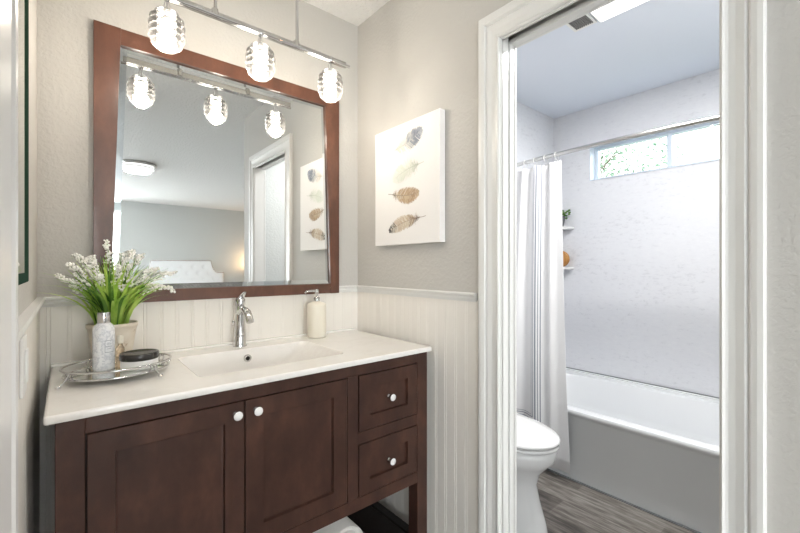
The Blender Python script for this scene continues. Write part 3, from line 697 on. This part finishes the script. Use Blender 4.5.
# ------------------------------------------------------------------ shower rod, rings, curtain
rod = thing('shower_rod', (2.25, -0.84, 1.885), 'curved chrome shower rod spanning the tub', 'shower rod')
def rodpt(y): k = (y + .84)/.77; return (2.31 - .070*(1 - k*k), y, 1.875)
RP = [rodpt(-1.61 + 1.54*i/40) for i in range(41)]
MB().tube(RP, .0125, 14).build('rod', M['nickel'], rod)
for yy in (-1.6195, BY-.0205):
    MB().lathe([(.032, 0), (.032, .006), (.018, .020)] if yy < -1 else [(.018, 0), (.032, .014), (.032, .020)], (rodpt(yy)[0], yy, 1.875), 20, 'y').build('end_flange', M['nickel'], rod)
cur = thing('shower_curtain', (2.2, -0.3, 1.83), 'white shower curtain with thin grey border lines hanging beside the toilet', 'shower curtain')
# plan curve: arc length s from the leading edge
n_s, n_t = 180, 24; span = 0.5; vs = []; uvs = []
def plan(u, t):   # u 0 (leading edge) .. 1 (wall), t height 0..1
    yb = -.645 + u*.565; yt = -.535 + u*.44
    y = yb + (yt-yb)*t
    xb = 2.120 + u*.012; xt = rodpt(y)[0] - .002; k = t**1.3
    x = xb + (xt-xb)*k
    am = .013 + .008*t
    ph = 2*pi*(u*4.2) + .6*sin(3*u)
    am *= (0.15 + .85*min(1, max(0, (u-.04)/.2)))
    return Vector((x + am*sin(ph), y + .012*sin(ph*.5+t), 0.055 + (1.835-.055)*t))
for j in range(n_t+1):
    t = j/n_t; s_ = 0; prev = None
    for i in range(n_s+1):
        u = i/n_s; p = plan(u, t)
        if t > .999: p.z -= .004*abs(sin(u*2*pi*5))
        base = plan(u, .0)
        if prev is not None: s_ += (plan(u, .3) - plan((i-1)/n_s, .3)).length*1.12
        prev = p; vs.append(tuple(p)); uvs.append((s_ - .005, t*1.78))
fs = [(j*(n_s+1)+i, j*(n_s+1)+i+1, (j+1)*(n_s+1)+i+1, (j+1)*(n_s+1)+i) for j in range(n_t) for i in range(n_s)]
cm = MB().add(vs, fs, True)
oc = cm.build('cloth', M['curtain'], cur, uvs=uvs)
so = oc.modifiers.new('thick', 'SOLIDIFY'); so.thickness = .0016
for k in range(6):
    y = -.492 + k*.075; p = rodpt(y)
    MB().tube([(p[0] + .020*cos(a), y + .004*sin(a), p[2] - .012 + .026*sin(a)) for a in [2*pi*q/18 for q in range(18)]], .0020, 6, closed=True).build('ring', M['white'], cur)

# ------------------------------------------------------------------ corner shelves and what stands on them
for z, lab in ((1.496, 'upper white corner shelf beside the shower curtain, holding the little plant'), (1.186, 'lower white corner shelf beside the shower curtain, holding the round wooden board')):
    R = .165; top = [(XF-.0005, BY-.0005)] + [(XF - R*sin(a)*1.0, BY - R*cos(a)) for a in [radians(90*i/14) for i in range(15)]]
    mb = MB().loft([[(x, y, z-.006) for x, y in top], [(x, y, z+.010) for x, y in top]], True, True, False)
    o = mb.build('corner_shelf', M['ceramic'], bevel=.002); tag(o, lab, 'shelf', 'corner shelves in the shower')
sp0 = (2.925, -0.165, 1.506)
t = thing('shelf_plant', sp0, 'small leafy plant in a dark grey pot on the upper corner shelf', 'potted plant')
MB().lathe([(.020, 0), (.023, .002), (.034, .075), (.034, .080), (.031, .078)], sp0, 24).build('pot', M['potgrey'], t)
mb = MB(); rr = random.Random(3)
for i in range(34):
    a = rr.uniform(0, 2*pi); ra = rr.uniform(.01, .06); h = rr.uniform(.06, .135); c = Vector((sp0[0] + min(.06, ra*cos(a)), sp0[1] + ra*sin(a)*1.15 , sp0[2] + h))
    mb.tube([(sp0[0], sp0[1], sp0[2]+.07), tuple((Vector(sp0)+Vector((0,0,.08))).lerp(c, .5) + Vector((0, 0, .02))), tuple(c)], .0008, 4)
    mb.ball(tuple(c), .011, 8, 5, sc=(.5+.5*rr.random(), 1, .65))
mb.build('leaves', M['leafdark'], t)
sb0 = (2.925, -0.175, 1.196)
mb = MB().lathe([(.050, -.010), (.060, -.007), (.062, 0), (.060, .007), (.050, .010)], (sb0[0], sb0[1]-.0, sb0[2]+.062), 36, 'x')
mb.lathe([(.022, -.012), (.024, 0), (.022, .012)], (sb0[0], sb0[1], sb0[2]+.062), 20, 'x')
o = mb.build('wooden_disc', M['basket']); tag(o, 'round golden-brown wooden disc on the lower corner shelf', 'ornament')

# ------------------------------------------------------------------ toilet
xc, yf = 1.612, -0.835
toi = thing('toilet', (xc, -0.45, 0), 'white elongated toilet with closed lid next to the bathtub', 'toilet')
def egg(w, yfr, ybk, z, n=40, cx=None):
    cx = xc if cx is None else cx; pts = []; ym = ybk + (yfr - ybk)*.45
    for j in range(n):
        a = 2*pi*j/n; x = w*sin(a); c = cos(a)
        y = ym + (yfr-ym)*c if c > 0 else ym + (ym-ybk)*c*1.0
        if c < 0: x = w*(abs(sin(a))**.6)*(1 if sin(a) > 0 else -1)
        pts.append((cx + x, y, z))
    return pts
bowl = [egg(.140, yf+.050, -.16, 0), egg(.142, yf+.048, -.15, .015), egg(.134, yf+.056, -.17, .05), egg(.118, yf+.085, -.2, .14), egg(.112, yf+.100, -.22, .21), egg(.126, yf+.085, -.24, .265), egg(.158, yf+.045, -.26, .31), egg(.176, yf+.018, -.28, .340), egg(.180, yf+.010, -.28, .370), egg(.180, yf+.010, -.28, .389), egg(.172, yf+.018, -.28, .394)]
MB().loft(bowl, True, True, True).build('bowl', M['ceramic'], toi)
MB().loft([egg(.160, yf+.028, -.30, .395), egg(.160, yf+.028, -.30, .400), egg(.183, yf, -.30, .401), egg(.185, yf-.001, -.30, .411), egg(.181, yf+.003, -.30, .414)], True, True, True).build('seat', M['ceramic'], toi)
MB().loft([egg(.165, yf+.022, -.30, .4145), egg(.165, yf+.022, -.30, .420), egg(.1855, yf-.002, -.30, .421), egg(.1865, yf-.004, -.30, .430), egg(.182, yf+.002, -.30, .436), egg(.14, yf+.06, -.32, .442), egg(.06, yf+.18, -.4, .444)], True, True, True).build('lid', M['ceramic'], toi)
MB().loft([rrect(xc-.20, xc+.20, -.275, BY-.010, .03, .385), rrect(xc-.21, xc+.21, -.285, BY-.008, .03, .42), rrect(xc-.225, xc+.225, -.29, BY-.008, .03, .74)], True, True, False).build('tank', M['ceramic'], toi)
MB().loft([rrect(xc-.232, xc+.232, -.298, BY-.006, .03, .742), rrect(xc-.234, xc+.234, -.30, BY-.005, .03, .768), rrect(xc-.225, xc+.225, -.29, BY-.010, .03, .778)], True, True, False).build('tank_lid', M['ceramic'], toi)
MB().tube([(xc-.17, -.292, .70), (xc-.17, -.305, .70), (xc-.11, -.310, .695)], .006, 8).build('flush_lever', M['chrome'], toi)

# ------------------------------------------------------------------ bathroom ceiling: vent and light
BCb = BC
vt = thing('ceiling_vent', (1.905, -0.80, BC), 'small square exhaust vent in the bathroom ceiling', 'vent')
vx, vy = 1.905, -0.80
mb = MB(); 
for lo, hi in (((vx-.062, vy-.055, BC-.006), (vx+.062, vy-.043, BC)), ((vx-.062, vy+.043, BC-.006), (vx+.062, vy+.055, BC)), ((vx-.062, vy-.043, BC-.006), (vx-.050, vy+.043, BC)), ((vx+.050, vy-.043, BC-.006), (vx+.062, vy+.043, BC))): mb.box(lo, hi)
mb.build('vent_frame', M['white'], vt, bevel=.0015)
mb = MB().box((vx-.05, vy-.043, BC-.001), (vx+.05, vy+.043, BC))
for k in range(9): mb.box((vx-.05, vy-.040+k*.0096, BC-.005), (vx+.05, vy-.040+k*.0096+.004, BC-.001))
mb.build('grille', M['darkvent'], vt)
cl = thing('bath_ceiling_light', (1.905, -1.13, BC), 'long white glowing light on the bathroom ceiling', 'ceiling light')
MB().box((1.905-.065, -1.39, BC-.012), (1.905+.065, -0.865, BC)).build('housing', M['white'], cl, bevel=.003)
MB().box((1.905-.055, -1.38, BC-.020), (1.905+.055, -0.875, BC-.012)).build('diffuser', M['lightpanel'], cl, bevel=.003)
area('bath_light_glow', (1.905, -1.13, BC-.022), (0, 0, 0), .11, .5, BATH_W, (1, .98, .96))

# ------------------------------------------------------------------ bedroom seen in the mirror
flc = (0.655, -4.0)
cf = thing('flush_ceiling_light', (flc[0], flc[1], CZ), 'round flush ceiling light with nickel rim, seen in the mirror', 'ceiling light')
MB().lathe([(.16, 0), (.198, -.004), (.198, -.030), (.190, -.032)], (*flc, CZ), 48).build('rim', M['nickel'], cf)
MB().lathe([(.172, -.030), (.174, -.066), (.150, -.082), (.08, -.092), (.002, -.094)], (*flc, CZ), 48, cap=False).build('diffuser', M['lightpanel'], cf)
MB().tube([(flc[0]+.176*cos(2*pi*i/48), flc[1]+.176*sin(2*pi*i/48), CZ-.058) for i in range(48)], .004, 6, closed=True).build('lower_rim', M['nickel'], cf)
area('flush_light_glow', (flc[0], flc[1], CZ-.10), (0, 0, 0), .26, .26, FLUSH_W, (1, .97, .93))
bx0, bx1, by_ = 1.00, 2.61, BB+.002
bed = thing('bed', ((bx0+bx1)/2, BB+1.1, 0), 'bed with white tufted nailhead headboard seen in the mirror', 'bed')
mb = MB(); hz = 1.335; sc_ = .17; nx, nz = 80, 28
def topz(x):
    dd = min(x-bx0, bx1-x)
    if dd < .11: return hz - .25 + 0.0
    if dd < .11+.14:
        k = (dd-.11)/.14; return hz - .25 + .25*(1 - sqrt(max(0, 1-k*k))) + .0
    return hz
btn = [(bx0 + .19 + .205*c_ + (.1 if r_ % 2 else 0), hz - .14 - .13*r_) for r_ in range(4) for c_ in range(7 if r_ % 2 else 7)]
btn = [(x, z) for x, z in btn if x < bx1-.12 and z < topz(x)-.06]
fr_, bk = [], []
for i in range(nx+1):
    x = bx0 + (bx1-bx0)*i/nx; zt_ = topz(x); r1 = []; 
    for j in range(nz+1):
        z = .45 + (zt_-.45)*j/nz; dep = .07
        for (qx, qz) in btn:
            dd = ((x-qx)**2+(z-qz)**2); dep -= .022*math.exp(-dd/.0012)
        edge = min(x-bx0, bx1-x, zt_-z); dep *= min(1, .6 + edge*12)
        r1.append((x, by_+dep, z))
    fr_.append(r1)
mb.loft(fr_, False, False, True, closed=False)
ol = [r[-1] for r in fr_]; mb.loft([ol, [(x, by_, z) for x, y, z in ol]], False, False, False, closed=False)
mb.loft([fr_[0], [(x, by_, z) for x, y, z in fr_[0]]], False, False, False, closed=False); mb.loft([fr_[-1], [(x, by_, z) for x, y, z in fr_[-1]]], False, False, False, closed=False)
hb = mb.build('headboard', M['linen'], bed)
mb = MB()
for i in range(len(ol)):
    x, y, z = ol[i]; mb.ball((x, y+.016, z-.014), .0085, 6, 4)
    if i < len(ol)-1:
        x2, y2, z2 = ol[i+1]; st = max(1, int(abs(z2-z)/.02))
        for q in range(1, st): mb.ball((x+(x2-x)*q/st, y+.016, z+(z2-z)*q/st-.014), .0085, 6, 4)
mb.build('nailheads', M['brass'], hb)
for qx, qz in btn: MB().ball((qx, by_+.052, qz), .011, 8, 5).build('tufting_button', M['linen'], hb)
MB().box((bx0+.03, BB+.08, .30), (bx1-.03, BB+2.1, .60)).build('mattress', M['duvet'], bed, bevel=.05, seg=4)
MB().box((bx0+.03, BB+.08, .10), (bx1-.03, BB+2.1, .30)).build('bed_base', M['linen'], bed, bevel=.01)
for x in (bx0+.08, bx1-.14):
    for y in (BB+.15, BB+2.0): MB().box((x, y, 0), (x+.06, y+.06, .10)).build('leg', M['espresso'], bed)
MB().box((bx0, BB+.002, 0), (bx1, BB+.06, .46)).build('headboard_base', M['linen'], bed)
ns = thing('nightstand', (3.1, BB+.25, 0), 'brown wooden nightstand beside the bed, seen in the mirror', 'nightstand')
MB().box((2.86, BB+.03, .12), (3.36, BB+.44, .66)).build('body', M['frame'], ns, bevel=.004)
for zz in (.16, .41):
    dr = MB().box((2.88, BB+.44, zz), (3.34, BB+.455, zz+.22)).build('drawer', M['frame'], ns, bevel=.002); MB().ball((3.11, BB+.468, zz+.11), .013, 10, 6).build('knob', M['nickel'], dr)
for x in (2.87, 3.31):
    for y in (BB+.04, BB+.39): MB().box((x, y, 0), (x+.04, y+.04, .12)).build('leg', M['frame'], ns)
lx, lyy = 3.20, BB+.24
tl = thing('table_lamp', (lx, lyy, .66), 'lit table lamp on the nightstand, glowing at the mirror', 'lamp')
MB().lathe([(.07, 0), (.075, .01), (.03, .03), (.055, .12), (.065, .18), (.03, .26), (.012, .28), (.012, .34)], (lx, lyy, .661), 28).build('base', M['brass'], tl)
MB().lathe([(.16, .34), (.11, .56)], (lx, lyy, .661), 32, cap=False).build('lamp_shade', M['lampshade'], tl)
l = bpy.data.lights.new('table_lamp_glow', 'POINT'); l.energy = 9; l.color = (1, .62, .32); l.shadow_soft_size = .05
lo = bpy.data.objects.new('table_lamp_glow', l); COL.objects.link(lo); lo.parent = tl; lo.location = (0, 0, .62)

# ------------------------------------------------------------------ tree outside the window
tr0 = (6.3, 1.05, -0.02)
tree = thing('garden_tree', tr0, 'leafy green tree outside the bathroom window', 'tree')
MB().tube([(6.3, 1.05, -.02), (6.32, 1.02, 1.0), (6.28, 1.1, 1.8), (6.35, 1.0, 2.4)], [.08, .05, .03, .01], 10).build('trunk', M['bark'], tree)
mb = MB(); rr = random.Random(5)
br_ = MB()
for i in range(26):
    a = rr.uniform(0, 2*pi); z0 = rr.uniform(1.6, 2.8); ln = rr.uniform(.5, 1.1)
    br_.tube([(6.3, 1.05, z0), (6.3+.5*ln*cos(a), 1.05+.5*ln*sin(a), z0+.22), (6.3+ln*cos(a), 1.05+ln*sin(a), z0+.35)], [.009, .006, .003], 5)
br_.build('branches', M['bark'], tree)
for i in range(2300):
    a = rr.uniform(0, 2*pi); e = rr.uniform(-1, 1); q = rr.random()**.4*1.0; c = Vector((6.3 + q*1.0*cos(a)*sqrt(1-e*e), 1.05 + q*1.15*sin(a)*sqrt(1-e*e), 2.62 + q*.80*e))
    n1 = Vector((rr.uniform(-1, 1), rr.uniform(-1, 1), rr.uniform(-1, 1))).normalized(); n2 = n1.orthogonal().normalized(); n3 = n1.cross(n2); s1 = rr.uniform(.022, .042)
    mb.add([tuple(c-n2*s1), tuple(c+n3*s1*.45+n1*.004), tuple(c+n2*s1), tuple(c-n3*s1*.45+n1*.004)], [(0, 1, 2, 3)])
mb.build('foliage', M['tree'], tree)
